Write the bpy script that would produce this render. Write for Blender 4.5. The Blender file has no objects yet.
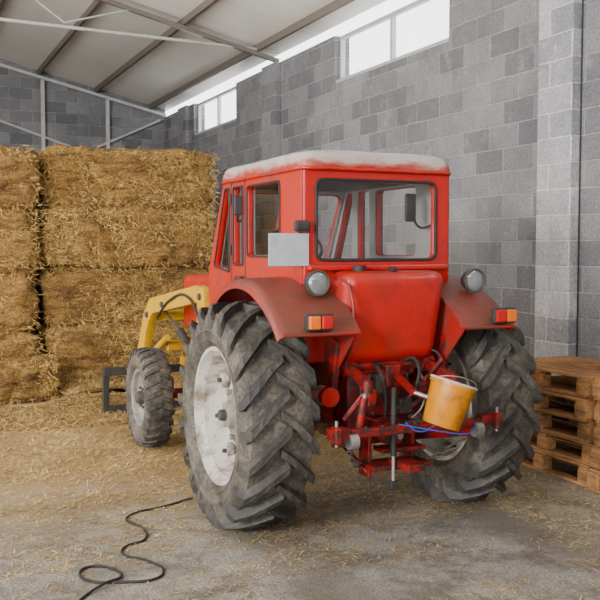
import bpy, bmesh, math, random
from mathutils import Vector, Matrix, noise, Euler
random.seed(7)
D=bpy.data; C=bpy.context; col=C.scene.collection
pi=math.pi
# ------------------------------------------------------------ materials
def newmat(name):
    m=D.materials.new(name); m.use_nodes=True
    nt=m.node_tree; b=nt.nodes["Principled BSDF"]
    return m,nt,b
def N(nt,t,**k):
    n=nt.nodes.new(t)
    for a,v in k.items():
        if a in n.inputs: n.inputs[a].default_value=v
        else: setattr(n,a,v)
    return n
def ramp(nt,fac,stops):
    r=nt.nodes.new("ShaderNodeValToRGB"); e=r.color_ramp.elements
    while len(e)<len(stops): e.new(0.5)
    for i,(p,c) in enumerate(stops):
        e[i].position=p; e[i].color=(*c,1) if len(c)==3 else c
    nt.links.new(fac,r.inputs[0]); return r.outputs[0]
def mixc(nt,fac,a,b,mode='MIX'):
    n=nt.nodes.new("ShaderNodeMix"); n.data_type='RGBA'; n.blend_type=mode
    for s,v in ((n.inputs[0],fac),(n.inputs[6],a),(n.inputs[7],b)):
        if hasattr(v,'is_linked'): nt.links.new(v,s)
        elif isinstance(v,(int,float)): s.default_value=v
        else: s.default_value=(*v,1)
    return n.outputs[2]
def tex(nt,scale=5,detail=6,rough=.6,stretch=None,coord='Object'):
    tc=nt.nodes.new("ShaderNodeTexCoord"); o=tc.outputs[coord]
    if stretch:
        mp=nt.nodes.new("ShaderNodeMapping"); mp.inputs['Scale'].default_value=stretch
        nt.links.new(o,mp.inputs[0]); o=mp.outputs[0]
    n=N(nt,"ShaderNodeTexNoise",Scale=scale,Detail=detail,Roughness=rough); nt.links.new(o,n.inputs['Vector'])
    return n.outputs[0]
def bump(nt,b,h,strength=.3,dist=.01):
    n=N(nt,"ShaderNodeBump",Strength=strength,Distance=dist)
    nt.links.new(h,n.inputs['Height']); nt.links.new(n.outputs[0],b.inputs['Normal'])
def paint(name,c,c2,rough=.4,dust=(.25,.2,.15),dustamt=.5,scale=3,metal=0,updust=0.0,lo=.5,hi=.75,coat=0):
    m,nt,b=newmat(name)
    n1=tex(nt,scale,8,.65); n2=tex(nt,scale*9,5,.7)
    base=mixc(nt,n1,c,c2)
    f=ramp(nt,n1,[(lo,(0,0,0)),(hi,(dustamt,)*3)])
    out=mixc(nt,f,base,dust)
    f2=ramp(nt,n2,[(.55,(0,0,0)),(.72,(dustamt*.8,)*3)])
    out=mixc(nt,f2,out,dust)
    if updust>0:
        g=nt.nodes.new("ShaderNodeNewGeometry"); s=nt.nodes.new("ShaderNodeSeparateXYZ")
        nt.links.new(g.outputs['Normal'],s.inputs[0])
        mr=N(nt,"ShaderNodeMapRange"); mr.inputs[1].default_value=.1; mr.inputs[2].default_value=.95; mr.inputs[4].default_value=updust
        nt.links.new(s.outputs[2],mr.inputs[0])
        mm=N(nt,"ShaderNodeMath",operation='MULTIPLY'); nt.links.new(mr.outputs[0],mm.inputs[0])
        q=ramp(nt,n2,[(.3,(.55,)*3),(.7,(1,)*3)]); nt.links.new(q,mm.inputs[1])
        out=mixc(nt,mm.outputs[0],out,dust)
    nt.links.new(out,b.inputs['Base Color'])
    r=ramp(nt,n1,[(.3,(rough,)*3),(.8,(min(1,rough+.35),)*3)]); nt.links.new(r,b.inputs['Roughness'])
    b.inputs['Metallic'].default_value=metal; b.inputs['Coat Weight'].default_value=coat; b.inputs['Coat Roughness'].default_value=.12
    bump(nt,b,n2,.08,.003)
    return m
RED=paint("red_paint",(.56,.005,.0015),(.38,.004,.002),.24,(.13,.03,.015),.55,3.5,updust=.20,lo=.50,hi=.70,coat=.5)
REDF=paint("red_paint_dusty",(.42,.006,.004),(.22,.009,.006),.36,(.10,.045,.027),.75,3.5,updust=.85,lo=.42,hi=.68,coat=.15)
REDH=paint("red_paint_oily",(.42,.004,.004),(.09,.005,.005),.32,(.018,.012,.009),.9,14,lo=.43,hi=.58)
YEL=paint("yellow_paint",(.62,.36,.0),(.46,.25,.0),.38,(.16,.09,.03),.5,5,lo=.5,hi=.75,coat=.2)
BLK=paint("black_metal",(.015,.015,.015),(.03,.028,.026),.5,(.08,.07,.06),.4,8)
CAST=paint("cast_iron",(.04,.036,.032),(.07,.055,.045),.6,(.16,.12,.09),.6,9)
CREAM=paint("cream_rim_paint",(.62,.60,.55),(.46,.42,.36),.5,(.16,.11,.075),.9,6,lo=.48,hi=.64)
GREYR=paint("grey_rim_paint",(.30,.28,.26),(.17,.155,.14),.6,(.10,.07,.05),.8,12)
STEEL=paint("bare_steel",(.45,.44,.42),(.3,.28,.26),.35,(.15,.1,.07),.5,10,metal=.7)
WHSTEEL=paint("white_truss_paint",(.50,.50,.49),(.4,.4,.39),.5,(.25,.22,.18),.4,6)
PURL=paint("purlin_paint",(.17,.145,.125),(.12,.10,.085),.6,(.25,.2,.15),.4,6)
PLATE=paint("plate_paint",(.46,.48,.51),(.38,.40,.43),.45,(.25,.22,.18),.4,10)
def rubber(name,base,dust,lo=.35,hi=.7):
    m,nt,b=newmat(name)
    n1=tex(nt,5,8,.75); n2=tex(nt,45,4,.6)
    f=ramp(nt,n1,[(lo,(0,0,0)),(hi,(1,1,1))])
    c=mixc(nt,f,base,dust); f2=ramp(nt,n2,[(.45,(0,0,0)),(.7,(.8,.8,.8))]); c=mixc(nt,f2,c,tuple(x*.6 for x in base)); 
    nt.links.new(c,b.inputs['Base Color']); b.inputs['Roughness'].default_value=.68
    bump(nt,b,n2,.35,.006); return m
TYRE=rubber("tyre_rubber",(.032,.029,.026),(.19,.16,.125),.38,.66)
LUG=rubber("tyre_lug_rubber",(.038,.036,.034),(.14,.12,.097),.44,.76)
RUB=rubber("black_rubber",(.012,.012,.012),(.03,.026,.026))
def simple(name,c,rough=.5,metal=0):
    m,nt,b=newmat(name)
    n=tex(nt,20,3); cc=mixc(nt,n,c,tuple(x*.8 for x in c)); nt.links.new(cc,b.inputs['Base Color'])
    b.inputs['Roughness'].default_value=rough; b.inputs['Metallic'].default_value=metal
    return m
ORL=simple("orange_lens",(.85,.16,.0),.15); REDL=simple("red_lens",(.55,.006,.008),.15)
LENS=simple("lamp_glass",(.42,.44,.45),.08,.6)
CHROME=simple("chrome",(.6,.6,.6),.2,1)
SEAT=simple("seat_vinyl",(.02,.018,.018),.5)
BLUE=simple("blue_string",(.02,.09,.5),.6)
INT=simple("interior_lining",(.36,.35,.33),.8)
INTD=simple("roof_headliner",(.05,.045,.04),.8)
SHADOWL=simple("shadow_line_dark",(.05,.05,.05),.9)  # dark colour for the painted shadow line by the pilaster
def glassmat(name,tr,a,b_):
    m=D.materials.new(name); m.use_nodes=True; nt=m.node_tree; nt.nodes.clear()
    o=nt.nodes.new("ShaderNodeOutputMaterial"); mx=nt.nodes.new("ShaderNodeMixShader")
    t=nt.nodes.new("ShaderNodeBsdfTransparent"); t.inputs[0].default_value=(tr,tr,tr,1)
    g=nt.nodes.new("ShaderNodeBsdfGlossy"); g.inputs['Roughness'].default_value=.05
    n=tex(nt,4,6,.7); r=ramp(nt,n,[(.35,(a,)*3),(.75,(b_,)*3)])
    nt.links.new(r,mx.inputs[0]); nt.links.new(t.outputs[0],mx.inputs[1]); nt.links.new(g.outputs[0],mx.inputs[2]); nt.links.new(mx.outputs[0],o.inputs[0])
    return m
GLASS=glassmat("cab_glass",.95,.04,.09); WGLASS=glassmat("barn_window_glass",.98,.02,.04)
def bucketmat():
    m,nt,b=newmat("bucket_plastic")
    n=tex(nt,9,7,.65); c=ramp(nt,n,[(.3,(.64,.25,.0)),(.54,(.54,.19,.0)),(.72,(.26,.085,.005))])
    nt.links.new(c,b.inputs['Base Color']); b.inputs['Roughness'].default_value=.4; return m
BUCK=bucketmat()
BUCKI=simple("bucket_dried_paint",(.50,.48,.43),.7)
def tarpmat():
    m,nt,b=newmat("tarpaulin")
    tc=nt.nodes.new("ShaderNodeTexCoord"); s=nt.nodes.new("ShaderNodeSeparateXYZ"); nt.links.new(tc.outputs['Object'],s.inputs[0])
    n=tex(nt,6,6,.6,(1,1,3)); n2=tex(nt,12,6,.75)
    mr=N(nt,"ShaderNodeMapRange"); mr.inputs[1].default_value=2.60; mr.inputs[2].default_value=2.43
    nt.links.new(s.outputs[2],mr.inputs[0])
    h=N(nt,"ShaderNodeMath",operation='MULTIPLY_ADD'); h.inputs[1].default_value=.55; nt.links.new(mr.outputs[0],h.inputs[0])
    h2=N(nt,"ShaderNodeMath",operation='MULTIPLY'); h2.inputs[1].default_value=.55; nt.links.new(n,h2.inputs[0]); nt.links.new(h2.outputs[0],h.inputs[2])
    f=ramp(nt,h.outputs[0],[(.0,(.50,.475,.45)),(.48,(.49,.445,.42)),(.60,(.46,.32,.29)),(.68,(.42,.13,.10)),(.76,(.38,.015,.01))])
    f=mixc(nt,ramp(nt,n2,[(.52,(0,0,0)),(.70,(.55,.55,.55))]),f,(.34,.12,.10))
    nt.links.new(f,b.inputs['Base Color']); b.inputs['Roughness'].default_value=.38
    bump(nt,b,n,.35,.03); return m
TARP=tarpmat()
def blockmat(name,axis,tone=1.0,w=.5,h=.25):
    m,nt,b=newmat(name)
    tc=nt.nodes.new("ShaderNodeTexCoord"); s=nt.nodes.new("ShaderNodeSeparateXYZ"); nt.links.new(tc.outputs['Object'],s.inputs[0])
    cb=nt.nodes.new("ShaderNodeCombineXYZ"); nt.links.new(s.outputs[axis],cb.inputs[0]); nt.links.new(s.outputs[2],cb.inputs[1])
    wob=N(nt,"ShaderNodeTexNoise",Scale=2.5,Detail=2); nt.links.new(tc.outputs['Object'],wob.inputs['Vector'])
    vm=N(nt,"ShaderNodeVectorMath",operation='MULTIPLY_ADD'); vm.inputs[1].default_value=(.02,.02,0)
    nt.links.new(wob.outputs['Color'],vm.inputs[0]); nt.links.new(cb.outputs[0],vm.inputs[2])
    k=N(nt,"ShaderNodeTexBrick"); k.inputs['Scale'].default_value=1; k.inputs['Brick Width'].default_value=w; k.inputs['Row Height'].default_value=h
    t=tone
    k.inputs['Mortar Size'].default_value=.010; k.inputs['Mortar Smooth'].default_value=.4; k.inputs['Bias'].default_value=0.0
    k.inputs['Color1'].default_value=(.165*t,.17*t,.182*t,1); k.inputs['Color2'].default_value=(.30*t,.305*t,.32*t,1); k.inputs['Mortar'].default_value=(.40*t,.395*t,.39*t,1)
    nt.links.new(vm.outputs[0],k.inputs['Vector'])
    n1=tex(nt,1.1,8,.7); n2=tex(nt,38,5,.75); n3=tex(nt,5,6,.7)
    c=mixc(nt,.75,k.outputs[0],ramp(nt,n1,[(.3,(.55,.55,.57)),(.7,(1.25,1.22,1.2))]),'MULTIPLY')
    c=mixc(nt,.7,c,ramp(nt,n2,[(.3,(.45,.45,.45)),(.7,(1.45,1.45,1.45))]),'MULTIPLY')
    c=mixc(nt,ramp(nt,n3,[(.56,(0,0,0)),(.8,(.6,.6,.6))]),c,(.47*t,.46*t,.45*t))
    nt.links.new(c,b.inputs['Base Color']); b.inputs['Roughness'].default_value=.92
    inv=N(nt,"ShaderNodeMath",operation='MULTIPLY_ADD'); inv.inputs[1].default_value=-1.0; nt.links.new(k.outputs[1],inv.inputs[0]); nt.links.new(n2,inv.inputs[2])
    bump(nt,b,inv.outputs[0],1,.018); return m
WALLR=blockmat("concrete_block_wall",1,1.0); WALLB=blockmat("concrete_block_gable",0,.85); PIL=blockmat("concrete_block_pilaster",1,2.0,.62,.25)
def floormat():
    m,nt,b=newmat("dusty_concrete")
    n1=tex(nt,.9,9,.7); n2=tex(nt,60,4,.7); n3=tex(nt,6,8,.75); n5=tex(nt,2.2,8,.75)
    c=ramp(nt,n1,[(.3,(.22,.20,.18)),(.5,(.36,.335,.30)),(.7,(.47,.445,.41))])
    c=mixc(nt,ramp(nt,n5,[(.46,(0,0,0)),(.60,(.9,.9,.9))]),c,(.13,.112,.09))
    c=mixc(nt,ramp(nt,n3,[(.48,(0,0,0)),(.64,(.75,.75,.75))]),c,(.16,.132,.10))
    c=mixc(nt,ramp(nt,n2,[(.38,(.8,.8,.8)),(.5,(0,0,0))]),c,(.10,.08,.06))
    tc=nt.nodes.new("ShaderNodeTexCoord"); s=nt.nodes.new("ShaderNodeSeparateXYZ"); nt.links.new(tc.outputs['Object'],s.inputs[0])
    for xc in (3.72,5.42):
        sb=N(nt,"ShaderNodeMath",operation='SUBTRACT'); sb.inputs[1].default_value=xc; nt.links.new(s.outputs[0],sb.inputs[0])
        ab=N(nt,"ShaderNodeMath",operation='ABSOLUTE'); nt.links.new(sb.outputs[0],ab.inputs[0])
        pn=N(nt,"ShaderNodeMath",operation='MULTIPLY_ADD'); pn.inputs[1].default_value=.35; nt.links.new(n3,pn.inputs[0]); nt.links.new(ab.outputs[0],pn.inputs[2])
        c=mixc(nt,ramp(nt,pn.outputs[0],[(.30,(.55,.55,.55)),(.45,(0,0,0))]),c,(.15,.125,.10))
    a=N(nt,"ShaderNodeMapRange"); a.inputs[1].default_value=0.1; a.inputs[2].default_value=4.2; nt.links.new(s.outputs[1],a.inputs[0])
    ad=N(nt,"ShaderNodeMath",operation='ADD'); nt.links.new(a.outputs[0],ad.inputs[0]); nt.links.new(n3,ad.inputs[1])
    f=ramp(nt,ad.outputs[0],[(.55,(0,0,0)),(1.0,(.9,.9,.9))])
    c=mixc(nt,f,c,mixc(nt,n2,(.25,.155,.055),(.54,.38,.17)))
    nt.links.new(c,b.inputs['Base Color']); b.inputs['Roughness'].default_value=.85
    bump(nt,b,mixc(nt,.5,n3,n2),.7,.035); return m
FLOOR=floormat()
def ceilmat():
    m,nt,b=newmat("ceiling_panel")
    n1=tex(nt,.8,6,.6,(1,.3,1)); c=ramp(nt,n1,[(.3,(.86,.82,.74)),(.7,(.93,.91,.86))])
    tc=nt.nodes.new("ShaderNodeTexCoord"); w=N(nt,"ShaderNodeTexWave",Scale=.32,bands_direction='Y'); w.wave_profile='SAW'
    nt.links.new(tc.outputs['Object'],w.inputs['Vector'])
    c=mixc(nt,ramp(nt,w.outputs[1],[(.0,(.6,.6,.6)),(.03,(0,0,0))]),c,(.45,.4,.33))
    nt.links.new(c,b.inputs['Base Color']); b.inputs['Roughness'].default_value=.32; return m
CEIL=ceilmat()
def haymat(name,a,bb,cc):
    m,nt,b=newmat(name)
    n1=tex(nt,1.2,5,.6); n2=tex(nt,34,8,.85,(1,1,1.4)); n3=tex(nt,5,6,.8,(.5,.5,2.0))
    c=ramp(nt,n2,[(.34,a),(.5,bb),(.64,cc)])
    c=mixc(nt,.9,c,ramp(nt,n3,[(.36,(.28,.22,.15)),(.56,(1.15,1.12,1.05))]),'MULTIPLY')
    c=mixc(nt,.5,c,ramp(nt,n1,[(.3,(.7,.65,.6)),(.7,(1.15,1.1,1.0))]),'MULTIPLY')
    nt.links.new(c,b.inputs['Base Color']); b.inputs['Roughness'].default_value=.9
    bump(nt,b,mixc(nt,.5,n2,n3),1,.10); return m
HAY=haymat("hay",(.07,.032,.007),(.34,.19,.045),(.62,.40,.12))
def strawmat(name,a,bb,cc):
    m,nt,b=newmat(name)
    n=tex(nt,17,3,.8); n1=tex(nt,1.6,5,.7)
    c=ramp(nt,n,[(.34,a),(.5,bb),(.66,cc)])
    c=mixc(nt,.7,c,ramp(nt,n1,[(.35,(.5,.44,.36)),(.6,(1.1,1.1,1.1))]),'MULTIPLY')
    nt.links.new(c,b.inputs['Base Color']); b.inputs['Roughness'].default_value=.6; return m
STRAW=strawmat("bale_stalk",(.18,.09,.02),(.50,.31,.08),(.76,.56,.22))
STRAWF=strawmat("straw_stalk",(.30,.175,.05),(.62,.44,.16),(.86,.72,.40))
def woodmat():
    m,nt,b=newmat("pallet_wood")
    n=tex(nt,3,8,.7,(8,1,12)); n2=tex(nt,1.9,5,.7)
    c=ramp(nt,n,[(.3,(.13,.06,.025)),(.5,(.40,.20,.075)),(.7,(.58,.33,.135))])
    c=mixc(nt,.8,c,ramp(nt,n2,[(.36,(.36,.32,.30)),(.58,(1.15,1.1,1.05))]),'MULTIPLY')
    nt.links.new(c,b.inputs['Base Color']); b.inputs['Roughness'].default_value=.75; bump(nt,b,n,.3,.004); return m
WOOD=woodmat()
# ------------------------------------------------------------ geometry helpers
def empty(name,loc=(0,0,0)):
    e=D.objects.new(name,None); e.location=loc; e.empty_display_size=.2; col.objects.link(e); return e
def link(name,me,mat,parent=None,smooth=False):
    o=D.objects.new(name,me); col.objects.link(o)
    if mat and not me.materials: me.materials.append(mat)
    if parent: o.parent=parent
    if smooth:
        for p in me.polygons: p.use_smooth=True
    return o
def from_bm(name,bm,mat,parent=None,smooth=False,sharp=None):
    bmesh.ops.recalc_face_normals(bm,faces=bm.faces[:])
    me=D.meshes.new(name); bm.to_mesh(me); bm.free()
    o=link(name,me,mat,parent,smooth)
    if smooth and sharp:
        try: me.set_sharp_from_angle(angle=math.radians(sharp))
        except Exception: pass
    return o
def box(name,c,s,mat,parent=None,bev=0.008,rot=None,seg=2):
    bm=bmesh.new(); bmesh.ops.create_cube(bm,size=1)
    bmesh.ops.scale(bm,vec=s,verts=bm.verts)
    if bev>0: bmesh.ops.bevel(bm,geom=bm.edges[:],offset=min(bev,min(s)*.45),segments=seg,profile=.5,affect='EDGES')
    M=Matrix.Translation(c)
    if rot: M=M@Euler(rot).to_matrix().to_4x4()
    bmesh.ops.transform(bm,matrix=M,verts=bm.verts)
    return from_bm(name,bm,mat,parent,bev>0.02,35)
def beam(name,p1,p2,w,h,mat,parent=None,bev=.006):
    p1=Vector(p1);p2=Vector(p2); d=p2-p1; L=d.length
    q=d.to_track_quat('Y','Z').to_matrix().to_4x4()
    bm=bmesh.new(); bmesh.ops.create_cube(bm,size=1); bmesh.ops.scale(bm,vec=(w,L,h),verts=bm.verts)
    if bev>0: bmesh.ops.bevel(bm,geom=bm.edges[:],offset=bev,segments=2,profile=.5,affect='EDGES')
    bmesh.ops.transform(bm,matrix=Matrix.Translation((p1+p2)/2)@q,verts=bm.verts)
    return from_bm(name,bm,mat,parent)
def tube(name,p1,p2,r,mat,parent=None,r2=None,seg=20):
    p1=Vector(p1);p2=Vector(p2); d=p2-p1
    bm=bmesh.new(); bmesh.ops.create_cone(bm,cap_ends=True,segments=seg,radius1=r,radius2=r if r2 is None else r2,depth=d.length)
    bmesh.ops.transform(bm,matrix=Matrix.Translation((p1+p2)/2)@d.to_track_quat('Z','Y').to_matrix().to_4x4(),verts=bm.verts)
    return from_bm(name,bm,mat,parent,True,35)
def curve_mesh(name,cu,mat,parent=None,smooth=True,M=None):
    t=D.objects.new("tmp",cu); col.objects.link(t); C.view_layer.update()
    dg=C.evaluated_depsgraph_get(); me=D.meshes.new_from_object(t.evaluated_get(dg))
    D.objects.remove(t); 
    if M is not None: me.transform(M)
    me.materials.clear(); me.name=name
    o=link(name,me,mat,parent,smooth)
    if smooth:
        try: me.set_sharp_from_angle(angle=math.radians(40))
        except Exception: pass
    return o
def wire(name,pts,r,mat,parent=None,cyclic=False,bez=True):
    cu=D.curves.new(name,'CURVE'); cu.dimensions='3D'; cu.bevel_depth=r; cu.bevel_resolution=3; cu.resolution_u=8; cu.use_fill_caps=True
    if bez:
        s=cu.splines.new('BEZIER'); s.bezier_points.add(len(pts)-1)
        for b,p in zip(s.bezier_points,pts): b.co=p; b.handle_left_type=b.handle_right_type='AUTO'
    else:
        s=cu.splines.new('POLY'); s.points.add(len(pts)-1)
        for b,p in zip(s.points,pts): b.co=(*p,1)
    s.use_cyclic_u=cyclic
    return curve_mesh(name,cu,mat,parent)
def rpoly(pts,r=.05,n=5):
    out=[]; L=len(pts)
    for i in range(L):
        p=Vector(pts[i]); a=(Vector(pts[i-1])-p); b=(Vector(pts[(i+1)%L])-p)
        rr=min(r,a.length*.45,b.length*.45); a=p+a.normalized()*rr; b=p+b.normalized()*rr
        for k in range(n+1):
            t=k/n; q=a*(1-t)**2+p*2*t*(1-t)+b*t*t; out.append((q.x,q.y))
    return out
def rect(x0,x1,y0,y1): return [(x0,y0),(x1,y0),(x1,y1),(x0,y1)]
def plate(name,outer,holes,th,M,mat,parent=None,bev=.006):
    cu=D.curves.new(name,'CURVE'); cu.dimensions='2D'; cu.fill_mode='BOTH'; cu.extrude=th/2-bev; cu.bevel_depth=bev; cu.bevel_resolution=1
    for pl in [outer]+holes:
        s=cu.splines.new('POLY'); s.points.add(len(pl)-1)
        for b,p in zip(s.points,pl): b.co=(p[0],p[1],0,1)
        s.use_cyclic_u=True
    return curve_mesh(name,cu,mat,parent,True,M)
def frameM(u,v,o):
    u=Vector(u).normalized(); v=Vector(v).normalized(); n=u.cross(v)
    M=Matrix((u,v,n)).transposed().to_4x4(); M.translation=Vector(o); return M
def lathe(name,prof,mat,parent=None,seg=64,loc=(0,0,0),side=1,sharp=30,closed=False):
    bm=bmesh.new(); rings=[]
    for a,r in prof:
        if r<1e-5: rings.append([bm.verts.new((a*side,0,0))]); continue
        rings.append([bm.verts.new((a*side,r*math.cos(2*pi*k/seg),r*math.sin(2*pi*k/seg))) for k in range(seg)])
    pr=list(zip(rings,rings[1:]))
    if closed: pr.append((rings[-1],rings[0]))
    for A,B in pr:
        for k in range(seg):
            k2=(k+1)%seg
            if len(A)==1 and len(B)==1: continue
            if len(A)==1: bm.faces.new((A[0],B[k],B[k2]))
            elif len(B)==1: bm.faces.new((A[k],A[k2],B[0]))
            else: bm.faces.new((A[k],A[k2],B[k2],B[k]))
    bmesh.ops.translate(bm,verts=bm.verts,vec=loc)
    return from_bm(name,bm,mat,parent,True,sharp)
# ------------------------------------------------------------ room
WX=6.05; BY=21.0; SL=.235
def cz(x): return 5.22+SL*(WX-x)
RIDGE=-1.8
FL=empty("floor")
fl_=box("floor_slab",(0,0,0),(16.2,32,.2),FLOOR,FL,bev=0); fl_.location=(-1.5,5.5,-.1)
wr=empty("wall_right")
wins=[(16.2,18.8),(9.05,12.05),(1.5,4.4)]
box("blocks_lower",(WX+.125,5.75,2.175),(.25,31.0,4.35),WALLR,wr,bev=0)
ys=[-9.75,1.5,4.4,9.05,12.05,16.2,18.8,21.25]
for i in range(0,8,2):
    a,b_=ys[i],ys[i+1]; box("blocks_upper_%d"%i,(WX+.125,(a+b_)/2,4.70),(.25,b_-a,.70),WALLR,wr,bev=0)
for i,(y,wd) in enumerate(((7.05,.5),(14.35,.6),(19.35,.6))):
    box("pilaster_%d"%i,(WX-.055,y,2.52),(.11,wd,5.04),PIL if i==0 else WALLR,wr,bev=.01)
for i,(a,b_) in enumerate(wins):
    w=empty("window_%d"%(i+1),(WX+.12,(a+b_)/2,4.70)); L=b_-a
    box("sill",(0,0,-.32),(.2,L,.05),WHSTEEL,w); box("head",(0,0,.32),(.08,L,.05),WHSTEEL,w)
    for k in range(3):
        t=-L/2+.03+k*(L-.06)/2; box("mullion_%d"%k,(0,t,0),(.07,.055,.64),WHSTEEL,w)
    box("glass",(0,0,0),(.006,L,.62),WGLASS,w,bev=0)
box("shadow_line",(WX-.003,6.79,2.52),(.008,.012,5.04),SHADOWL,wr,bev=0)  # thin dark strip painting in the shadow line at the pilaster edge
bm=bmesh.new()
pts=[(-9.5,0),(WX,0),(WX,cz(WX)),(RIDGE,cz(RIDGE)),(-9.5,5.2)]
f=[bm.verts.new((x,BY,z)) for x,z in pts]; g=[bm.verts.new((x,BY+.25,z)) for x,z in pts]
bm.faces.new(f); bm.faces.new(g[::-1])
for i in range(5): bm.faces.new((f[i],g[i],g[(i+1)%5],f[(i+1)%5]))
from_bm("wall_back",bm,WALLB)
box("wall_left",(-9.62,12.5,2.55),(.25,17.2,5.1),WALLR,bev=0)
wf=empty("wall_front")  # unseen wall behind the camera, added so daylight arrives from the left front
box("front_blocks_right",(3.0,-7.1,2.6),(6.0,.25,5.2),WALLB,wf,bev=0); box("front_blocks_left",(-8.8,-7.1,2.6),(1.4,.25,5.2),WALLB,wf,bev=0)
box("front_lintel",(-4.05,-7.1,4.95),(8.1,.25,.5),WALLB,wf,bev=0)
bm=bmesh.new()
def cpl(xa,za,xb,zb):
    v=[bm.verts.new(p) for p in ((xa,-7,za),(xb,-7,zb),(xb,BY+.2,zb),(xa,BY+.2,za))]
    u=[bm.verts.new(p.co+Vector((0,0,.12))) for p in v]
    bm.faces.new(v); bm.faces.new(u[::-1])
    for i in range(4): bm.faces.new((v[i],u[i],u[(i+1)%4],v[(i+1)%4]))
cpl(WX+.05,cz(WX+.05),RIDGE,cz(RIDGE)); cpl(RIDGE,cz(RIDGE),-9.6,5.25)
from_bm("ceiling",bm,CEIL)
pu=empty("roof_purlins")
for i in range(6):
    x=5.66-1.27*i
    beam("purlin_%d"%i,(x,-6.5,cz(x)-.06),(x,BY-.02,cz(x)-.06),.06,.11,PURL,pu,bev=0)
def truss(name,Y,full=True):
    t=empty(name); z0=5.34
    if full: tube("bottom_chord",(WX-.02,Y,z0-.12),(-9,Y,z0+.12),.027,WHSTEEL,t)
    beam("top_chord",(WX-.02,Y,cz(WX)-.16),(RIDGE,Y,cz(RIDGE)-.16),.07,.07,WHSTEEL if not full else PURL,t)
    beam("top_chord_b",(RIDGE,Y,cz(RIDGE)-.16),(-9.2,Y,5.15),.07,.07,WHSTEEL,t)
    if full:
        xs=[4.7,3.5,2.5,1.3,.1,-1.4]
        for i in range(len(xs)-1):
            a,b_=xs[i],xs[i+1]
            za=z0 if i%2==0 else cz(a)-.18; zb=z0 if i%2==1 else cz(b_)-.18
            tube("web_%d"%i,(a,Y,za),(b_,Y,zb),.014,WHSTEEL,t,seg=10)
    return t
truss("roof_truss",14.1); truss("roof_truss",7.2); truss("roof_truss",.5)
gb=truss("gable_beam",BY-.12,False)
for i,x in enumerate((4.65,3.2,1.6)):
    beam("post_%d"%i,(x,BY-.1,0.02),(x,BY-.1,cz(x)-.2),.08,.08,WHSTEEL,gb)
tube("brace_a",(1.6,BY-.1,4.95),(3.9,BY-.1,4.2),.03,WHSTEEL,gb); tube("brace_b",(4.4,BY-.1,4.25),(5.9,BY-.1,4.95),.03,WHSTEEL,gb)
# ------------------------------------------------------------ straw blades
def blades(name,items,mat,parent=None):
    vs=[];fs=[]
    for p,d,nrm,L,w in items:
        s=d.cross(nrm); 
        if s.length<1e-4: s=Vector((1,0,0))
        s=s.normalized()*w/2; q=p+d*L*.5+nrm*.25*L*random.random()*.3; e=p+d*L
        k=len(vs); vs+= [p-s,p+s,q+s,q-s,e]; fs+=[(k,k+1,k+2,k+3),(k+3,k+2,k+4)]
    me=D.meshes.new(name); me.from_pydata(vs,[],fs); me.update(); return link(name,me,mat,parent)
def bale(bm,c,s,seed,strands):
    n=30; sx,sy,sz=s
    b2=bmesh.new(); bmesh.ops.create_cube(b2,size=1); bmesh.ops.subdivide_edges(b2,edges=b2.edges[:],cuts=n,use_grid_fill=True)
    R=Matrix.Rotation(random.uniform(-.02,.02),3,'Z')
    for v in b2.verts:
        p=v.co.copy()*2
        e=Vector([max(0,abs(p.x)*sx/2-(sx/2-.16)),max(0,abs(p.y)*sy/2-(sy/2-.16)),max(0,abs(p.z)*sz/2-(sz/2-.16))])
        cut=max(0,(e.length-.16))*1.2
        sg=Vector([math.copysign(1,t) for t in p])
        pos=Vector((p.x*sx/2,p.y*sy/2,p.z*sz/2))
        if e.length>0: pos-=Vector((e.x*sg.x,e.y*sg.y,e.z*sg.z)).normalized()*cut
        w_=pos+Vector((seed*3.1,seed,0))
        nn=noise.noise_vector(w_*1.3)*.09+noise.noise_vector(w_*5)*.06+noise.noise_vector(w_*13)*.045
        nn.z*=.5
        v.co=R@pos+nn+Vector(c)
    me=D.meshes.new("t"); b2.to_mesh(me); b2.free(); bm.from_mesh(me); D.meshes.remove(me)
    for face,cnt in (('f',strands),('r',strands//3),('t',strands//4)):
        for _ in range(cnt):
            u,v=random.uniform(-.5,.5),random.uniform(-.5,.5)
            if face=='f': p=Vector((u*sx,-sy/2,v*sz)); nr=Vector((0,-1,0))
            elif face=='r': p=Vector((sx/2,u*sy,v*sz)); nr=Vector((1,0,0))
            else: p=Vector((u*sx,v*sy,sz/2)); nr=Vector((0,0,1))
            d=Vector((random.gauss(0,1),random.gauss(0,1),random.gauss(-.35,.8)))
            d=(d-nr*d.dot(nr)*.7+nr*.12).normalized()
            if face=='f' and abs(v)>.44 and random.random()<.8: continue
            ST.append((R@p+Vector(c)+nr*random.uniform(-.08,.015),d,nr,random.uniform(.04,.14),random.uniform(.003,.007)))
def stack(name,x0,x1,y0,depth,hs,extra=()):
    global ST
    ST=[]; bm=bmesh.new(); e=empty(name); sd=len(D.objects)%13; z=.0
    for L,h in enumerate(hs):
        sd+=1; w=x1-x0
        dx=random.uniform(-.05,.05); dy=random.uniform(-.10,.10)
        if w>2.8:
            for k in range(2): bale(bm,(x0+w*(k*.5+.25)+dx,y0+depth/2+dy*(1-2*k),z+h/2+.02),(w/2,depth,h+.02),sd+k*7,2400)
        else: bale(bm,((x0+x1)/2+dx,y0+depth/2+dy,z+h/2+.02),(w,depth,h+.02),sd,4200)
        z+=h
    for c,s in extra: sd+=1; bale(bm,c,s,sd,2000)
    from_bm("bales",bm,HAY,e,True); blades("loose_stalks",ST,STRAW,e)
    return e
def heap(x,y):
    a=max(0,(y-9.3)/2.6); n=.55+.6*noise.noise(Vector((x*1.1,y*1.1,3)))
    return max(0,min(1,a))**1.5*.34*max(0,n)*(1 if x<4.6 else max(0,1-(x-4.6)))
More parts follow.
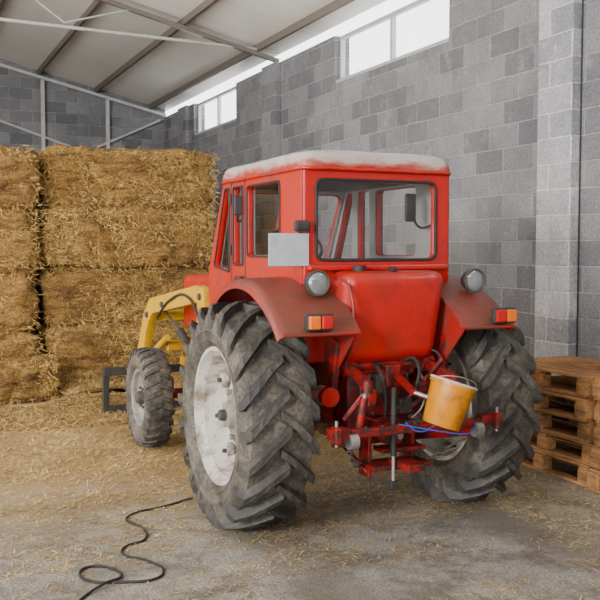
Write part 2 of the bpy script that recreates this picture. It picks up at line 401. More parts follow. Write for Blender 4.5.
def heapmesh(name,x0,x1,y0,y1,par):
    bm=bmesh.new(); nx,ny=int((x1-x0)*9),int((y1-y0)*12)
    gr=[[bm.verts.new((x0+(x1-x0)*i/nx,y0+(y1-y0)*j/ny,-.012+heap(x0+(x1-x0)*i/nx,y0+(y1-y0)*j/ny)+.03*noise.noise(Vector((i*.9,j*.9,1)))*min(1,(y0+(y1-y0)*j/ny-9.3)))) for j in range(ny+1)] for i in range(nx+1)]
    for i in range(nx):
        for j in range(ny): bm.faces.new((gr[i][j],gr[i+1][j],gr[i+1][j+1],gr[i][j+1]))
    from_bm(name,bm,HAY,par,True)
def scatter(n,x0,x1,y0,y1,prob,Lr,wr_,tilt=.25):
    it=[]
    for _ in range(n):
        x=random.uniform(x0,x1); y=random.uniform(y0,y1)
        if random.random()>prob(x,y): continue
        a=random.uniform(0,2*pi); d=Vector((math.cos(a),math.sin(a),random.uniform(0,tilt)))
        it.append((Vector((x,y,heap(x,y)+.004)),d.normalized(),Vector((0,0,1)),random.uniform(*Lr),random.uniform(*wr_)))
    return it
hs1=stack("hay_bale_stack",1.86,4.24,12.2,2.4,(.86,.80,.80,.80))
hs2=stack("hay_bale_stack",-3.3,1.74,12.0,2.4,(.80,.81,.79,.80),[((.78,11.72,.27),(2.2,.6,.52)),((-1.6,11.72,.27),(2.1,.6,.52))])
heapmesh("loose_hay",1.95,5.0,11.3,12.3,hs1)
blades("fallen_stalks",scatter(9000,1.95,5.2,11.3,12.2,lambda x,y:1,(.05,.18),(.004,.008),.5),STRAWF,hs1)
sl=empty("straw_litter")
dens=lambda x,y: 0 if (x>2 and y<6.9) else (y-5.2)/3.6+.14+.7*noise.noise(Vector((x*.9,y*.9,0)))
blades("stalks",scatter(52000,-3,4.9,6.65,11.05,dens,(.04,.17),(.003,.008)),STRAWF,sl)
heapmesh("straw_heap",-3,4.9,9.3,11.1,sl)
dens2=lambda x,y: .22+(1.0 if (x>4.0 and y>4.4) or (2.5<x<4.9 and y>5.3) else 0)+(.45 if y>5.3 else 0)+.7*noise.noise(Vector((x*1.5,y*1.5,9)))
blades("scattered_stalks",scatter(26000,-.6,4.93,3.1,6.9,dens2,(.010,.11),(.003,.007),.14),STRAWF,FL)
# ------------------------------------------------------------ cable
cab=[(2.06,6.5),(1.79,6.37),(1.57,6.3),(1.47,6.17),(1.52,5.95),(1.47,5.68),(1.33,5.6),(1.28,5.46),(1.38,5.3),(1.43,5.09),(1.35,4.97),(1.16,5.0),(1.01,5.08),(.97,5.235),(1.045,5.326),(1.16,5.236),(1.18,5.087),(1.07,4.99),(.94,4.89),(.76,4.6)]
wire("power_cable",[(x,y,.009 if i!=17 else .022) for i,(x,y) in enumerate(cab)],.008,RUB)
# ------------------------------------------------------------ pallets
def pallet(nm,x,y,z,par,h=.19):
    for k in range(7):
        box(nm+"deck_%d"%k,(x+.065+k*.128,y,z+h-.012),(.10,1.2,.022),WOOD,par,.003)
    for j in (-.55,0,.55):
        box(nm+"cross_%d"%int(j*100),(x+.45,y+j,z+h-.035),(.9,.10,.022),WOOD,par,.003)
        for k in (.05,.45,.85): box(nm+"block",(x+k,y+j,z+h*.5-.01),(.10,.13,h-.07),WOOD,par,.004)
    for k in (.05,.45,.85): box(nm+"skid",(x+k,y,z+.013),(.10,1.2,.024),WOOD,par,.003)
for y in (6.1,4.85):
    e=empty("pallet_stack")
    for i in range(5): pallet("p%d_"%i,5.02+random.uniform(-.05,.03),y+random.uniform(-.03,.03),.002+i*.178,e,.176)
# ------------------------------------------------------------ tractor
T=empty("tractor",(3.07,5.72,0))
def wheel(nm,cx,cy,R,W,side,par,rear=True):
    e=D.objects.new(nm,None); col.objects.link(e); e.parent=par; e.location=(cx,cy,R)
    h=W/2
    if rear:
        rr=R*.585
        prof=[(-h*.72,rr),(-h*.95,rr+.05),(-h*1.02,rr+.12),(-h*.99,R-.13),(-h*.88,R-.078),(-h*.5,R-.058),(0,R-.052),(h*.5,R-.058),(h*.88,R-.078),(h*.99,R-.13),(h*1.04,rr+.14),(h*1.05,rr+.125),(h*1.02,rr+.115),(h*1.0,rr+.07),(h*1.02,rr+.065),(h*1.0,rr+.055),(h*.92,rr+.03),(h*.74,rr),(h*.5,rr-.01),(-h*.5,rr-.01)]
        lathe("tyre",prof,TYRE,e,72,side=side,closed=True)
        bm=bmesh.new(); n=20; dl=.34
        for s in (-1,1):
            for k in range(n):
                th0=2*pi*(k+(.5 if s>0 else 0))/n+random.uniform(-.01,.01); wr2=random.uniform(-.006,.004)
                st=[]
                for (t,a,top,bot) in [(0,-.03,R-.002,R-.07),(.3,h*.3,R,R-.07),(.65,h*.68,R-.006,R-.09),(.93,h*.98,R-.024,R-.12),(1.06,h*1.09,R-.085,R-.17),(1.08,h*1.06,R-.18,R-.21)]:
                    th=th0+dl*t; wd=.052+.020*t
                    top_=top+wr2
                    for (dt,r_,tp) in ((-wd*.78,bot,0),(-wd*.46,top_,1),(wd*.46,top_,1),(wd*.78,bot,0)):
                        q=th+dt/R+random.uniform(-.003,.003)
                        aa=a if tp else min(a,h*.9)
                        st.append(bm.verts.new((aa*s,r_*math.cos(q),r_*math.sin(q))))
                for i in range(5):
                    A=st[i*4:i*4+4]; B=st[i*4+4:i*4+8]
                    for j in range(3): bm.faces.new((A[j],A[j+1],B[j+1],B[j]))
                bm.faces.new(st[:4]); bm.faces.new(st[-4:][::-1])
        bmesh.ops.bevel(bm,geom=[e_ for e_ in bm.edges if len(e_.link_faces)==2 and e_.calc_face_angle(0)>.6],offset=.006,segments=1,affect='EDGES')
        from_bm("tread_lugs",bm,LUG,e)
        rim=[(h*.80,rr+.022),(h*.86,rr+.015),(h*.86,rr-.010),(h*.72,rr-.022),(h*.62,rr-.042),(h*.30,rr-.050),(h*.10,rr-.075),(-h*.05,rr-.09),(h*.02,rr*.64),(h*.16,rr*.50),(h*.20,rr*.36),(h*.20,.0)]
        lathe("rim",rim,CREAM,e,64,side=side)
        lathe("rim_back",[(-h*.8,rr+.01),(-h*.8,rr-.02),(-h*.3,rr-.05),(h*.1,rr-.06)],CREAM,e,48,side=side)
        lathe("hub",[(h*.17,.145),(h*.32,.14),(h*.36,.10),(h*.52,.085),(h*.56,.06),(h*.56,0)],GREYR,e,32,side=side)
        lathe("axle_end",[(h*.5,.04),(h*.72,.038),(h*.75,.03),(h*.75,0)],CAST,e,20,side=side)
        for k in range(8):
            a=2*pi*k/8+.2; c,s_=math.cos(a),math.sin(a)
            tube("nut_%d"%k,(side*h*.15,c*.165,s_*.165),(side*h*.36,c*.165,s_*.165),.022,GREYR,e,seg=6)
            a+=.39; c,s_=math.cos(a),math.sin(a); r1=rr-.10
            o=box("rim_clamp_%d"%k,(0,0,0),(.05,.10,.07),CREAM,e,.008); o.location=(side*h*.12,c*r1,s_*r1); o.rotation_euler=(a,0,0)
            tube("clamp_bolt_%d"%k,(side*h*.12,c*r1,s_*r1),(side*h*.34,c*r1,s_*r1),.016,CAST,e,seg=6)
            r2=rr*.60; a-=.2; c,s_=math.cos(a),math.sin(a)
            tube("disc_hole_%d"%k,(side*h*.06,c*r2,s_*r2),(side*h*.095,c*r2,s_*r2),.022,BLK,e,seg=16)
    else:
        rr=R*.56
        prof=[(-h*.7,rr),(-h*.98,rr+.05),(-h*1.0,R-.09),(-h*.85,R-.035),(-h*.5,R-.022),(0,R-.018),(h*.5,R-.022),(h*.85,R-.035),(h*1.0,R-.09),(h*.98,rr+.05),(h*.7,rr),(h*.5,rr-.01),(-h*.5,rr-.01)]
        lathe("tyre",prof,TYRE,e,56,side=side,closed=True)
        bm=bmesh.new(); n=26
        for s in (-1,1):
            for k in range(n):
                th=2*pi*(k+(.5 if s>0 else 0))/n; st=[]
                for t,a,top,bot in ((0,.0,R,R-.03),(.5,h*.55,R-.002,R-.03),(.9,h*.98,R-.028,R-.055),(1,h*1.04,R-.07,R-.075)):
                    q0=th+.11*t
                    for dt,r_ in ((-.026,bot),(-.018,top),(.018,top),(.026,bot)):
                        q=q0+dt/R; st.append(bm.verts.new(((a if r_==top else min(a,h*.93))*s,r_*math.cos(q),r_*math.sin(q))))
                for i in range(3):
                    A=st[i*4:i*4+4]; B=st[i*4+4:i*4+8]
                    for j in range(3): bm.faces.new((A[j],A[j+1],B[j+1],B[j]))
                bm.faces.new(st[:4]); bm.faces.new(st[-4:][::-1])
        from_bm("tread_blocks",bm,LUG,e)
        lathe("rim",[(h*.75,rr+.012),(h*.8,rr),(h*.72,rr-.02),(h*.4,rr-.03),(h*.2,rr-.06),(h*.25,rr*.55),(h*.45,rr*.42),(h*.5,.0)],GREYR,e,48,side=side)
        lathe("rim_back",[(-h*.75,rr+.01),(-h*.7,rr-.02),(h*.2,rr-.03)],GREYR,e,40,side=side)
        lathe("hub_cap",[(h*.4,.07),(h*.85,.06),(h*1.0,.04),(h*1.02,0)],CAST,e,24,side=side)
        for k in range(6):
            a=2*pi*k/6; c,s_=math.cos(a)*.10,math.sin(a)*.10
            tube("nut_%d"%k,(side*h*.3,c,s_),(side*h*.62,c,s_),.013,CAST,e,seg=6)
    return e
wheel("rear_wheel_left",-.88,.03,.775,.47,-1,T); wheel("rear_wheel_right",.84,0,.775,.43,1,T)
wheel("front_wheel_left",-.82,2.74,.48,.26,-1,T,False); wheel("front_wheel_right",.80,2.74,.48,.26,1,T,False)
# --- cab
CW=.56
MR=frameM((1,0,0),(0,0,1),(0,-.27,0))
rear_open=rpoly(rect(-.48,.455,1.83,2.37),.06)
plate("cab_rear_panel",rpoly(rect(-CW,CW,1.15,2.46),.04),[rear_open],.05,MR,RED,T,.01)
plate("rear_window_glass",rpoly(rect(-.49,.465,1.82,2.38),.06),[],.008,frameM((1,0,0),(0,0,1),(0,-.262,0)),GLASS,T,.001)
wire("rear_window_seal",[(x,-.298,z) for x,z in rear_open],.011,RUB,T,True,False)
side_out=rpoly([(-.27,1.45),(-.27,2.46),(1.22,2.46),(1.62,1.70),(1.58,1.05),(.80,1.05),(.72,1.45)],.03)
sh=[rpoly(rect(.07,.70,1.85,2.38),.05),rpoly(rect(.79,1.0,1.78,2.39),.03),rpoly([(1.09,1.72),(1.47,1.76),(1.19,2.39),(1.09,2.39)],.03)]
for s,nm in ((-1,"left"),(1,"right")):
    M=frameM((0,1,0),(0,0,1),(s*CW,0,0))
    plate("cab_side_"+nm,side_out,sh,.05,M,RED,T,.01)
    plate("cab_side_lining_"+nm,rpoly([(-.23,1.5),(-.23,2.42),(1.19,2.42),(1.56,1.70),(1.52,1.2),(.80,1.2)],.03),sh,.012,frameM((0,1,0),(0,0,1),(s*(CW-.034),0,0)),INT,T,.002)
    for i,h in enumerate(sh):
        plate("side_glass_%s_%d"%(nm,i),h,[],.006,frameM((0,1,0),(0,0,1),(s*(CW-.005),0,0)),GLASS,T,.001)
        wire("side_seal_%s_%d"%(nm,i),[(s*(CW+.028),a,b_) for a,b_ in h],.008,RUB,T,True,False)
    wire("door_gap_"+nm,[(s*(CW+.026),a,b_) for a,b_ in rpoly(rect(.745,1.045,1.1,2.43),.03)],.006,BLK,T,True,False)
    box("door_handle_"+nm,(s*(CW+.05),.83,1.68),(.03,.12,.03),BLK,T)
    for zz in (1.9,2.3): tube("door_hinge_%s_%d"%(nm,zz*10),(s*(CW+.035),1.05,zz-.04),(s*(CW+.035),1.05,zz+.04),.014,BLK,T,seg=10)
fv=Vector((0,-.40,.76))
MF=frameM((1,0,0),fv,(0,1.61,1.70))
fo=rpoly(rect(-CW,CW,0,.85),.03)
fh=[rpoly(rect(-.50,-.04,.05,.76),.09),rpoly(rect(.04,.50,.05,.76),.09)]
plate("cab_windscreen_frame",fo,fh,.04,MF,RED,T,.008)
plate("cab_windscreen_lining",rpoly(rect(-CW+.03,CW-.03,.01,.83),.03),fh,.012,frameM((1,0,0),fv,(0,1.575,1.70)),INT,T,.002)
for i,h in enumerate(fh): plate("windscreen_glass_%d"%i,h,[],.006,MF,GLASS,T,.001)
box("cab_firewall",(0,1.57,1.38),(1.10,.04,.66),INT,T)
box("cab_floor",(0,.75,1.03),(1.06,1.66,.05),CAST,T)
box("cab_roof_lining",(0,.48,2.42),(1.06,1.44,.05),INTD,T)
box("seat_base",(-.05,.45,1.35),(.44,.42,.12),SEAT,T,.04); box("seat_back",(-.05,.23,1.58),(.44,.10,.42),SEAT,T,.04,(-.12,0,0))
box("seat_pedestal",(-.05,.45,1.17),(.3,.3,.26),CAST,T)
tube("steering_column",(-.05,1.45,1.35),(-.05,.98,1.93),.028,BLK,T)
sc=Vector((-.05,.97,1.94)); ax=Vector((0,-.47,.55)).normalized(); u=Vector((1,0,0)); v=ax.cross(u)
wire("steering_wheel",[sc+u*.21*math.cos(t)+v*.21*math.sin(t) for t in [2*pi*k/24 for k in range(24)]],.014,BLK,T,True)
for k in range(3):
    t=2*pi*k/3+.5; tube("steering_spoke_%d"%k,sc,sc+u*.2*math.cos(t)+v*.2*math.sin(t),.008,BLK,T,seg=8)
box("dashboard",(0,1.42,1.50),(.7,.22,.33),BLK,T,.04)
box("rear_mirror",(.325,-.17,2.20),(.10,.03,.20),BLK,T,.03,(0,.0,.25)); wire("rear_mirror_arm",[(.35,-.16,2.13),(.43,-.14,2.06),(.53,-.14,2.08)],.009,BLK,T)
box("side_mirror_left",(-.62,.80,2.24),(.07,.025,.15),BLK,T,.02,(0,0,-.2)); wire("side_mirror_left_arm",[(-.57,.86,2.13),(-.60,.86,2.12),(-.62,.82,2.18)],.008,BLK,T)
def rr_ring(x0,x1,y0,y1,r,n=10,m=22):
    out=[]
    cs=[(x1-r,y0+r,-pi/2),(x1-r,y1-r,0),(x0+r,y1-r,pi/2),(x0+r,y0+r,pi)]
    for i,(cx,cy,a0) in enumerate(cs):
        for k in range(n+1):
            a=a0+pi/2*k/n; out.append((cx+r*math.cos(a),cy+r*math.sin(a)))
        nx_=cs[(i+1)%4]; a=nx_[2]; e=(nx_[0]+r*math.cos(a),nx_[1]+r*math.sin(a)); p=out[-1]
        for k in range(1,m): out.append((p[0]+(e[0]-p[0])*k/m,p[1]+(e[1]-p[1])*k/m))
    return out
bm=bmesh.new(); rings=[]
for off,z,r,wv in ((.0,2.435,.07,.006),(.016,2.437,.08,.006),(.020,2.46,.08,.005),(.014,2.495,.08,.004),(.006,2.525,.09,.003),(-.008,2.545,.10,.003),(-.04,2.560,.12,.003),(-.14,2.580,.14,.005),(-.30,2.598,.16,.006)):
    base=rr_ring(-.575-off,.575+off,-.30-off,1.26+off,max(.05,r))
    ring=[]
    for i,(x,y) in enumerate(base):
        nz=noise.noise(Vector((x*5,y*5,z*3)))
        nv=noise.noise_vector(Vector((x*13,y*13,z*2)))
        ring.append(bm.verts.new((x+nv.x*.009,y+nv.y*.009,z+nz*wv*1.8)))
    rings.append(ring)
for A,B in zip(rings,rings[1:]):
    for k in range(len(A)): bm.faces.new((A[k],A[(k+1)%len(A)],B[(k+1)%len(A)],B[k]))
bm.faces.new(rings[-1])
from_bm("roof_tarpaulin",bm,TARP,T,True)
hem=rr_ring(-.598,.598,-.322,1.282,.09)
wire("roof_tarpaulin_hem",[(x,y,2.44+.006*noise.noise(Vector((x*9,y*9,0)))) for x,y in hem],.013,RED,T,True,False)
box("number_plate",(-.685,-.31,1.90),(.29,.008,.215),PLATE,T,.003); beam("plate_bracket",(-.78,-.29,1.9),(-.51,-.27,1.9),.03,.02,BLK,T)
box("plate_lamp",(-.60,-.33,2.055),(.115,.05,.075),BLK,T,.02); tube("plate_lamp_arm",(-.60,-.30,2.04),(-.60,-.30,1.99),.01,BLK,T)
# --- fuel tank / rear body
bm=bmesh.new(); bmesh.ops.create_cube(bm,size=1); bmesh.ops.scale(bm,vec=(.80,.34,.62),verts=bm.verts)
for v_ in bm.verts:
    if v_.co.z<0: v_.co.x*=.90; v_.co.y=v_.co.y*.7+.05
bmesh.ops.bevel(bm,geom=bm.edges[:],offset=.10,segments=7,profile=.5,affect='EDGES')
bmesh.ops.translate(bm,verts=bm.verts,vec=(-.02,-.44,1.45)); from_bm("fuel_tank",bm,RED,T,True,60)
wire("tank_strap",[(-.40,-.48,1.72),(-.39,-.60,1.66),(-.37,-.60,1.30),(-.355,-.50,1.17)],.010,REDF,T)
tube("fuel_cap",(-.22,-.42,1.75),(-.22,-.42,1.795),.045,BLK,T); box("tank_latch",(-.02,-.52,1.77),(.05,.05,.03),BLK,T)
box("rear_shelf",(0,-.30,1.78),(1.10,.09,.04),RED,T,.012)
# --- fenders
def fender(s,nm,xo):
    FR=.935; cz0=.775; a0,a1=math.radians(5),math.radians(141); n=40
    xin=.38
    bm=bmesh.new(); prev=None
    sec=[(xin,0),(.58,.004),(xo-.06,-.004),(xo-.02,-.014),(xo,-.035),(xo,-.072),(xo-.010,-.072),(xo-.012,-.04),(xo-.04,-.022),(xin,-.014)]
    for i in range(n+1):
        a=a0+(a1-a0)*i/n
        ring=[]
        for x,dr in sec:
            r=FR+dr+.05*max(0,(a-2.0))
            ring.append(bm.verts.new((s*x,r*math.cos(a),cz0+r*math.sin(a))))
        if prev:
            m=len(ring)
            for j in range(m): bm.faces.new((prev[j],prev[(j+1)%m],ring[(j+1)%m],ring[j]))
        else: bm.faces.new(ring)
        prev=ring
    bm.faces.new(prev[::-1]); from_bm("fender_"+nm,bm,REDF,T,True,50)
    pts=[]
    for i in range(25):
        a=a0+(a1-a0)*i/24; r=(FR+.05*max(0,a-2.0))*.995; pts.append((r*math.cos(a),cz0+r*math.sin(a)))
    pts+=[(-.45,1.08),(-.2,.95),(.4,.95),(.8,.88)]
    plate("fender_inner_"+nm,pts,[],.014,frameM((0,1,0),(0,0,1),(s*.41,0,0)),REDF,T,.002)
    r=FR+.025; a=a1; tube("fender_edge_"+nm,(s*.39,r*math.cos(a),cz0+r*math.sin(a)),(s*(xo-.01),r*math.cos(a),cz0+r*math.sin(a)),.013,REDF,T)
fender(-1,"left",.93); fender(1,"right",.82)
def worklamp(x,nm):
    y,z=-.49,1.685
    bm=bmesh.new(); seg=32; rings=[]
    for yy,r in ((.10,.0),(.098,.03),(.07,.062),(.02,.080),(-.01,.084),(-.016,.080),(-.016,.074)):
        rings.append([bm.verts.new((x+max(r,.001)*math.cos(2*pi*k/seg),y+yy,z+max(r,.001)*math.sin(2*pi*k/seg))) for k in range(seg)])
    for A,B in zip(rings,rings[1:]):
        for k in range(seg): bm.faces.new((A[k],A[(k+1)%seg],B[(k+1)%seg],B[k]))
    from_bm("work_lamp_housing_"+nm,bm,BLK,T,True,50)
    wire("work_lamp_bezel_"+nm,[(x+.078*math.cos(t),y-.016,z+.078*math.sin(t)) for t in [2*pi*k/24 for k in range(24)]],.008,CAST,T,True)
    bm=bmesh.new(); rings=[]
    for yy,r in ((-.012,.075),(-.022,.055),(-.028,.03),(-.03,.001)):
        rings.append([bm.verts.new((x+r*math.cos(2*pi*k/seg),y+yy,z+r*math.sin(2*pi*k/seg))) for k in range(seg)])
    for A,B in zip(rings,rings[1:]):
        for k in range(seg): bm.faces.new((A[k],A[(k+1)%seg],B[(k+1)%seg],B[k]))
    from_bm("work_lamp_lens_"+nm,bm,LENS,T,True)
    tube("work_lamp_stalk_"+nm,(x,y+.04,1.56),(x,y+.04,z-.06),.012,BLK,T)
worklamp(-.565,"left"); worklamp(.65,"right")
for x,nm in ((-.68,"left"),(.71,"right")):
    box("tail_lamp_body_"+nm,(x,-.755,1.455),(.185,.05,.105),BLK,T,.012)
    sg=-1 if x<0 else 1
    box("tail_lamp_orange_"+nm,(x+sg*.042,-.785,1.455),(.078,.03,.083),ORL,T,.01)
    box("tail_lamp_red_"+nm,(x-sg*.042,-.785,1.455),(.078,.03,.083),REDL,T,.01)
    box("tail_lamp_bracket_"+nm,(x,-.70,1.43),(.12,.08,.06),REDF,T)
# --- drivetrain
box("transmission_case",(0,.55,.80),(.42,1.3,.52),REDH,T,.06)
box("rear_axle_case",(0,-.05,.82),(.52,.52,.56),REDH,T,.07)
for s in (-1,1):
    tube("axle_tube",(s*.2,0,.775),(s*.72,0,.775),.115,REDH,T,.085)
    tube("brake_drum",(s*.26,-.02,.90),(s*.42,-.02,.90),.17,REDH,T)
    tube("final_drive_cap",(s*.44,-.30,.93),(s*.47,-.36,.93),.07,REDH,T)
box("hydraulic_lift_case",(0,-.22,1.12),(.44,.42,.16),REDH,T,.03)
box("hydraulic_cover",(0,-.38,.92),(.34,.12,.30),REDH,T,.03)
for i in range(4):
    for j in range(2): tube("cover_bolt",(-.13+.26*j,-.43,.80+.08*i),(-.13+.26*j,-.455,.80+.08*i),.013,CAST,T,seg=6)
tube("rock_shaft",(-.36,-.40,1.12),(.36,-.40,1.12),.045,REDH,T)
for s in (-1,1):
    beam("lift_arm",(s*.30,-.38,1.13),(s*.33,-.74,1.04),.045,.075,REDH,T,.012)
    tube("lift_arm_boss",(s*.26,-.40,1.12),(s*.35,-.40,1.12),.07,REDH,T)
    tube("lift_rod_upper",(s*.33,-.73,1.04),(s*.36,-.72,.86),.016,STEEL,T)
    tube("lift_rod_sleeve",(s*.345,-.725,.96),(s*.37,-.70,.74),.028,REDH,T)
    tube("lift_rod_yoke",(s*.33,-.74,1.07),(s*.33,-.74,.99),.035,REDH,T)
    beam("lower_link",(s*.26,-.12,.55),(s*.46,-.78,.70),.035,.075,REDH,T,.01)
    tube("link_ball",(s*.44,-.80,.705),(s*.50,-.80,.705),.05,STEEL,T)
    c0=Vector((s*.2,-.42,.46)); c1=Vector((s*.44,-.70,.63))
    for k in range(7):
        p=c0.lerp(c1,(k+.5)/7)+Vector((0,0,-.05*math.sin(pi*(k+.5)/7))); dd=(c1-c0).normalized(); sv=Vector((0,0,1)) if k%2 else dd.cross(Vector((0,0,1))).normalized()
        wire("chain_link",[p+dd*.034,p+sv*.016,p-dd*.034,p-sv*.016],.006,CAST,T,True)
    box("clevis",(s*.56,-.78,.76),(.13,.09,.07),REDH,T,.012); box("clevis_tip",(s*.60,-.84,.76),(.05,.07,.11),REDH,T,.012)
    tube("clevis_pin",(s*.60,-.84,.69),(s*.60,-.84,.85),.010,STEEL,T,seg=10)
beam("hitch_cross_bar",(-.60,-.78,.75),(.64,-.78,.75),.06,.055,REDH,T,.01)
for i in range(7): tube("hitch_pin_hole",(-.36+.12*i,-.78,.775),(-.36+.12*i,-.78,.785),.013,BLK,T,seg=10)
beam("top_link",(0.02,-.45,1.08),(-.02,-.80,.98),.04,.04,REDH,T); tube("top_link_screw",(-.02,-.78,.985),(.06,-.90,.95),.014,STEEL,T)
box("top_link_bracket",(0,-.46,1.05),(.12,.10,.16),REDH,T,.015)
tube("pto_housing",(0,-.34,.66),(0,-.50,.66),.085,REDH,T); tube("pto_shaft",(0,-.5,.66),(0,-.60,.66),.022,STEEL,T)
box("pto_guard",(0,-.52,.76),(.22,.18,.012),REDH,T); 
for s in (-1,1):
    box("drawbar_hanger",(s*.17,-.42,.52),(.03,.14,.30),REDH,T,.008)
    beam("hanger_brace",(s*.17,-.46,.40),(s*.30,-.2,.62),.03,.02,REDH,T)
box("drawbar_plate",(.0,-.52,.46),(.44,.22,.035),REDH,T,.008); box("drawbar_fork",(0,-.68,.49),(.13,.26,.05),REDH,T,.01)
box("drawbar_plate_upper",(.05,-.50,.56),(.34,.14,.03),REDH,T,.008)
box("linkage_block_l",(-.22,-.56,.93),(.09,.10,.13),REDH,T,.02); box("linkage_block_r",(.20,-.52,.95),(.08,.1,.12),REDH,T,.02)
for k,(pts_,r_) in enumerate((([(-.12,-.42,1.14),(-.14,-.56,1.10),(-.13,-.62,.95),(-.12,-.60,.80)],.012),([(.1,-.42,1.14),(.14,-.55,1.16),(.12,-.62,1.03),(.02,-.58,.85)],.012),([(-.2,-.38,1.14),(-.3,-.50,1.10),(-.26,-.58,.95),(-.3,-.5,.8)],.010),([(.25,-.40,1.17),(.33,-.52,1.20),(.36,-.50,1.0),(.28,-.46,.82)],.010),([(-.05,-.45,.9),(-.02,-.55,.84),(.06,-.56,.88),(.12,-.52,.98)],.008))):
    wire("hydraulic_hose_%d"%k,pts_,r_,RUB,T)
wire("hydraulic_pipe_a",[(-.3,-.34,1.10),(-.26,-.50,1.02),(-.24,-.50,.82),(-.1,-.48,.74)],.008,REDH,T); wire("hydraulic_pipe_b",[(.3,-.34,1.06),(.24,-.50,.98),(.22,-.52,.84),(.1,-.50,.72)],.008,STEEL,T)
tube("stabiliser_jack",(-.09,-.66,1.0),(-.09,-.66,.55),.020,BLK,T); tube("stabiliser_jack_rod",(-.09,-.66,.56),(-.09,-.66,.36),.012,STEEL,T); box("stabiliser_foot",(-.09,-.66,.36),(.06,.05,.05),BLK,T)
beam("mechanism_lever",(.24,-.5,1.0),(.30,-.64,1.17),.03,.03,REDH,T); beam("mechanism_rod",(-.38,-.5,.78),(-.22,-.6,1.02),.025,.03,REDH,T)
beam("mechanism_rod_b",(.12,-.48,.80),(.30,-.58,1.0),.025,.03,REDH,T); box("valve_block",(.1,-.46,.84),(.10,.10,.10),CAST,T,.012); box("valve_block_b",(-.1,-.47,1.0),(.08,.08,.12),CAST,T,.012)
tube("side_disc",(-.45,-.42,.93),(-.45,-.46,.93),.065,RED,T)
for s in (-1,1): box("fender_stay",(s*.42,-.45,1.14),(.05,.09,.36),REDH,T,.01,(.25,0,0))
wire("blue_string",[(-.14,-.82,.79),(.0,-.86,.76),(.12,-.92,.74),(.3,-.95,.72),(.42,-.86,.76)],.004,BLUE,T); wire("blue_string_b",[(-.10,-.82,.80),(-.02,-.86,.74),(.10,-.88,.78),(.2,-.84,.77)],.003,BLUE,T)
# --- bucket
B=empty("plastic_bucket",(3.07+.075,5.72-.96,.79)); B.rotation_euler=(math.radians(3),math.radians(18),0); B.scale=(.92,.92,.92)
def latheZ(name,prof,mat,par,seg=48):
    bm=bmesh.new(); R_=[]
    for r,z in prof: R_.append([bm.verts.new((max(r,.0005)*math.cos(2*pi*k/seg),max(r,.0005)*math.sin(2*pi*k/seg),z)) for k in range(seg)])
    for A,B_ in zip(R_,R_[1:]):
        for k in range(seg): bm.faces.new((A[k],A[(k+1)%seg],B_[(k+1)%seg],B_[k]))
    return from_bm(name,bm,mat,par,True,40)
latheZ("bucket_body",[(0,0),(.125,0),(.130,.006),(.155,.28),(.165,.282),(.167,.31),(.160,.315)],BUCK,B)
latheZ("bucket_inside",[(.160,.315),(.153,.31),(.147,.25),(.145,.20),(0,.198)],BUCKI,B)
latheZ("bucket_rim",[(.156,.312),(.161,.320),(.168,.316),(.170,.306)],BUCKI,B)
wire("bucket_handle",[(.166*math.cos(t),-.12*math.sin(t),.30+.06*math.sin(t)) for t in [pi*k/12 for k in range(13)]],.004,STEEL,B)
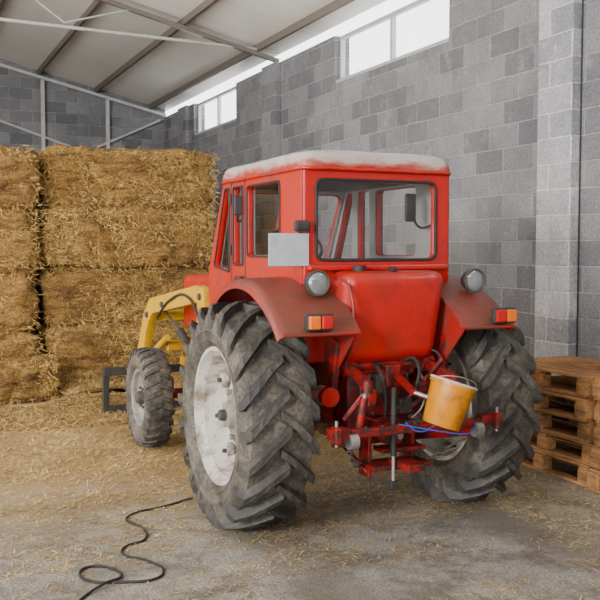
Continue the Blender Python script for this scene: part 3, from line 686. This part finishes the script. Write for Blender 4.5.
# --- front: hood, engine, loader
bm=bmesh.new(); bmesh.ops.create_cube(bm,size=1); bmesh.ops.scale(bm,vec=(.66,1.65,.62),verts=bm.verts)
for v_ in bm.verts:
    if v_.co.y>0 and v_.co.z>0: v_.co.z-=.04
bmesh.ops.bevel(bm,geom=[e for e in bm.edges if abs(e.verts[0].co.y-e.verts[1].co.y)>.5 or e.verts[0].co.y>0],offset=.09,segments=5,profile=.5,affect='EDGES')
bmesh.ops.translate(bm,verts=bm.verts,vec=(0,2.42,1.38)); from_bm("hood",bm,RED,T,True,50)
box("radiator_grille",(0,3.26,1.3),(.46,.03,.46),BLK,T)
box("engine_block",(0,2.25,.85),(.40,1.3,.5),REDH,T,.04); box("front_frame",(0,2.8,.68),(.46,1.2,.18),REDH,T,.02)
tube("front_axle",(-.70,2.74,.50),(.70,2.74,.50),.05,REDH,T)
for s in (-1,1):
    box("king_pin",(s*.62,2.74,.52),(.08,.10,.30),REDH,T,.015)
    X=s*.50
    plate("loader_post",rpoly([(1.78,.62),(2.12,.62),(2.08,1.15),(2.04,1.56),(1.90,1.56),(1.84,1.15)],.04),[rpoly([(1.89,.78),(2.03,.78),(1.99,1.1),(1.92,1.1)],.03)],.10,frameM((0,1,0),(0,0,1),(X,0,0)),YEL,T,.008)
    beam("loader_mount",(X,1.96,.72),(s*.2,1.96,.72),.16,.12,YEL,T)
    arm=rpoly([(1.88,1.42),(1.90,1.54),(2.10,1.57),(3.72,1.37),(3.98,1.19),(4.46,.42),(4.46,.28),(4.36,.26),(3.84,1.08),(3.64,1.23),(2.08,1.43)],.05)
    plate("loader_arm",arm,[],.09,frameM((0,1,0),(0,0,1),(X,0,0)),YEL,T,.01)
    for (yy,zz) in ((1.97,1.48),(3.80,1.20),(3.2,1.34)): tube("loader_pin",(X-.07,yy,zz),(X+.07,yy,zz),.03,CAST,T)
    tube("loader_cylinder",(X,2.05,.82),(X,2.75,1.10),.042,BLK,T); tube("loader_piston",(X,2.7,1.08),(X,3.40,1.30),.022,CHROME,T)
    tube("tilt_cylinder",(X,3.2,1.0),(X,3.85,.75),.035,YEL,T); tube("tilt_piston",(X,3.8,.77),(X,4.35,.5),.018,CHROME,T)
    beam("front_brace",(X*.98,2.08,.80),(s*.3,3.3,.75),.07,.09,YEL,T)
    wire("loader_hose",[(X-s*.02,1.95,1.0),(X+s*.06,2.0,1.3),(X+s*.06,2.3,1.46),(X+s*.06,2.9,1.40),(X+s*.05,3.4,1.20)],.012,RUB,T)
beam("loader_cross_tube",(-.5,3.84,1.18),(.5,3.84,1.18),.1,.1,YEL,T)
box("loader_front_guard",(0,3.38,.9),(.9,.08,.10),YEL,T)
for z in (.06,.50): beam("carriage_bar",(-.86,4.56,z),(.86,4.56,z),.06,.09,BLK,T)
for x in (-.84,-.4,.4,.84): beam("carriage_upright",(x,4.56,.02),(x,4.56,.55),.07,.05,BLK,T)
for x in (-.80,-.3,.3,.80): beam("tine",(x,4.56,.06),(x,5.4,.035),.05,.045,BLK,T)
for s in (-1,1): box("carriage_bracket",(s*.5,4.50,.34),(.14,.14,.26),BLK,T)
box("step",(-.50,1.35,.62),(.24,.26,.03),CAST,T); beam("step_hanger",(-.42,1.35,.62),(-.42,1.35,1.05),.04,.03,CAST,T)
# ------------------------------------------------------------ light
w=D.worlds.new("daylight"); C.scene.world=w; w.use_nodes=True
bg=w.node_tree.nodes["Background"]; bg.inputs[0].default_value=(.96,.98,1,1); bg.inputs[1].default_value=4.6
def area(name,loc,target,sx,sy,p,c):
    l=D.lights.new(name,'AREA'); l.shape='RECTANGLE'; l.size=sx; l.size_y=sy; l.energy=p; l.color=c
    o=D.objects.new(name,l); col.objects.link(o); o.location=loc
    o.rotation_euler=(Vector(target)-Vector(loc)).to_track_quat('-Z','Y').to_euler(); return o
area("left_door_daylight",(-8.2,-1.0,4.2),(3,6.5,1.0),3.2,2.4,1750,(1,.975,.94))
area("ceiling_fill",(-3.5,10,3.2),(2.5,12,6),3,8,850,(1,.98,.95))  # added fill light to brighten the ceiling, stands for no real fixture
cd=D.cameras.new("camera"); cd.sensor_width=36; cd.lens=54; cam=D.objects.new("camera",cd); col.objects.link(cam)
cam.location=(0,0,1.9); cam.rotation_euler=(math.radians(90-3.2),0,math.radians(-24.5)); C.scene.camera=cam
